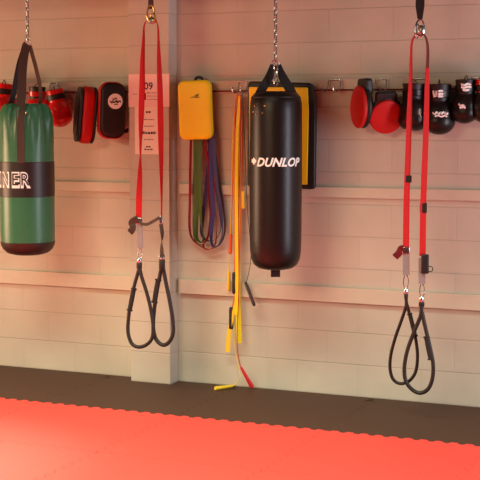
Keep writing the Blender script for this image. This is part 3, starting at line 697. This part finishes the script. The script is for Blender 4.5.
hnd(t, (234.5, 272), (234.5, 294), M_hblk, .018); hnd(t, (231.3, 307), (231, 329.5), M_hblk, .0165)
t = rope('broad yellow webbing strap, widest in the bunch of ropes', [(240, 95), (239, 120), (238.2, 160), (237.6, 200), (237.6, 250), (238.2, 300), (239, 343)], M_ropeY, flat='w', Y=-.075, name='webbing_strap', cat='strap', ang=.4)
t = rope('yellow webbing strap ending in a pale tag above the floor', [(240, 96), (237.5, 130), (236.4, 180), (236.5, 230), (236.8, 280), (236, 315)], M_ropeY, flat=.022, Y=-.09, name='webbing_strap', cat='strap', ang=.1)
put('end_tag', ribbon([at(236, 300, -.09), at(229, 332, -.09), at(227.8, 352, -.09)], [.012, .03, .034], .004), M_hyel, t, smooth=False)
t = rope('orange cord with an orange grip, left side of the bunch of ropes', [(238.5, 95), (235.5, 120), (233.2, 160), (232, 200), (231, 236)], M_ropeO, .004, Y=-.07)
hnd(t, (230.8, 234), (230.2, 254), mat('orange_plastic', (232, 96, 30), .45), .013, -.07)
t = rope('thin cord with a yellow grip beside the upper black handle', [(237, 96), (233, 130), (231.5, 200), (229.5, 250), (229, 273)], M_ropeY, .003, Y=-.062)
hnd(t, (229, 271), (228.7, 291), M_hyel, .0125, -.062)
t = rope('thin cord with a small yellow grip close to the black punch bag', [(241, 96), (242.6, 130), (243, 170), (243, 193)], M_ropeO, .003, Y=-.075)
hnd(t, (243, 191), (243.2, 209), M_hyel, .012, -.075)
t = rope('thin red rope whose red handle touches the mats below the bunch', [(240.5, 95), (240.3, 150), (238.5, 220), (239, 280), (237.6, 320), (237.2, 345), (239, 360), (241.3, 368)], M_ropeR, .0032, Y=-.1)
B_ = fl(252.5, 387.5, .012); A_ = at(240.8, 367, -.1); d = B_-A_
put('handle', tube([A_, A_+d*.05, A_+d*.12, A_+d*.5, A_+d*.92, B_], [.006, .009, .010, .013, .016, .012], seg=14), M_hred, t)
t = rope('pale thin rope whose yellow handle lies on the black mats by the wall', [(239.5, 95), (238.8, 150), (236, 230), (234.5, 300), (234.8, 345), (238, 365), (240, 376), (236, 384)], M_ropeY, .0022, Y=-.05)
A_ = fl(232.5, 386, .014); B_ = fl(215, 388.5, .014); B_.y = min(B_.y, -.03); A_.y = min(A_.y, -.03); d = B_-A_
put('handle', tube([at(236, 384, -.05), A_+d*.02, A_+d*.1, A_+d*.5, A_+d*.92, B_], [.003, .008, .011, .012, .0145, .012], seg=14), M_hyel, t)
t = rope('thin dark cord with a brown handle slanting away right of the ropes', [(242.5, 95), (244.5, 140), (247, 200), (250.5, 245), (250.5, 262), (248.5, 274), (246, 283)], M_webb, .0022, Y=-.07)
hnd(t, (245.3, 282, -.07), (254.5, 306, -.11), M_brown, .0115)

# ------------------------------------------------------------------ light
w = bpy.data.worlds.new('world'); bpy.context.scene.world = w; w.use_nodes = True
w.node_tree.nodes['Background'].inputs[0].default_value = lin((255, 205, 190)); w.node_tree.nodes['Background'].inputs[1].default_value = .04
def area(name, loc, target, sx, sy, power, col, spread=PI):
    l = bpy.data.lights.new(name, 'AREA'); l.shape = 'RECTANGLE'; l.size = sx; l.size_y = sy; l.energy = power; l.color = col; l.spread = spread
    o = bpy.data.objects.new(name, l); C.objects.link(o); o.location = loc
    o.rotation_euler = (Vector(target)-Vector(loc)).to_track_quat('-Z', 'Y').to_euler(); return o
area('window_daylight', (5.4, -1.7, 1.5), (0, -.5, 1.5), .8, 2.4, 75*1.15*1.2, (.92, .90, 1))
area('low_window', (-5.2, -2.4, 1.2), (-.5, -.5, .7), 1.6, 1.6, 55*1.5, (1, .60, .36), 2.4)
area('ceiling_lamp', (-.3, -3.4, 4.2), (-.3, -3.4, 0), 4.0, 1.0, 300*.68*.98, (.9, 1, .76), 1.8)
area('added_wall_fill', (-1.2, -7.0, 3.3), (.0, 0, 1.0), 4.5, .8, 12*.95*.8, (1, .72, .45), .7)  # added warm fill for the wall and trim shadows, not an actual window
l = bpy.data.lights.new('spot_lamp', 'SPOT'); l.energy = 1500*.9; l.spot_size = .75; l.spot_blend = 1; l.shadow_soft_size = .15; l.color = (1, .9, .78)
o = bpy.data.objects.new('spot_lamp', l); C.objects.link(o); o.location = (-1.0, -2.7, 3.6); o.rotation_euler = (0, 0, 0)
vs_ = bpy.context.scene.view_settings; vs_.view_transform = 'Standard'; vs_.look = 'None'; vs_.gamma = 1; vs_.exposure = 0.3; vs_.use_curve_mapping = False
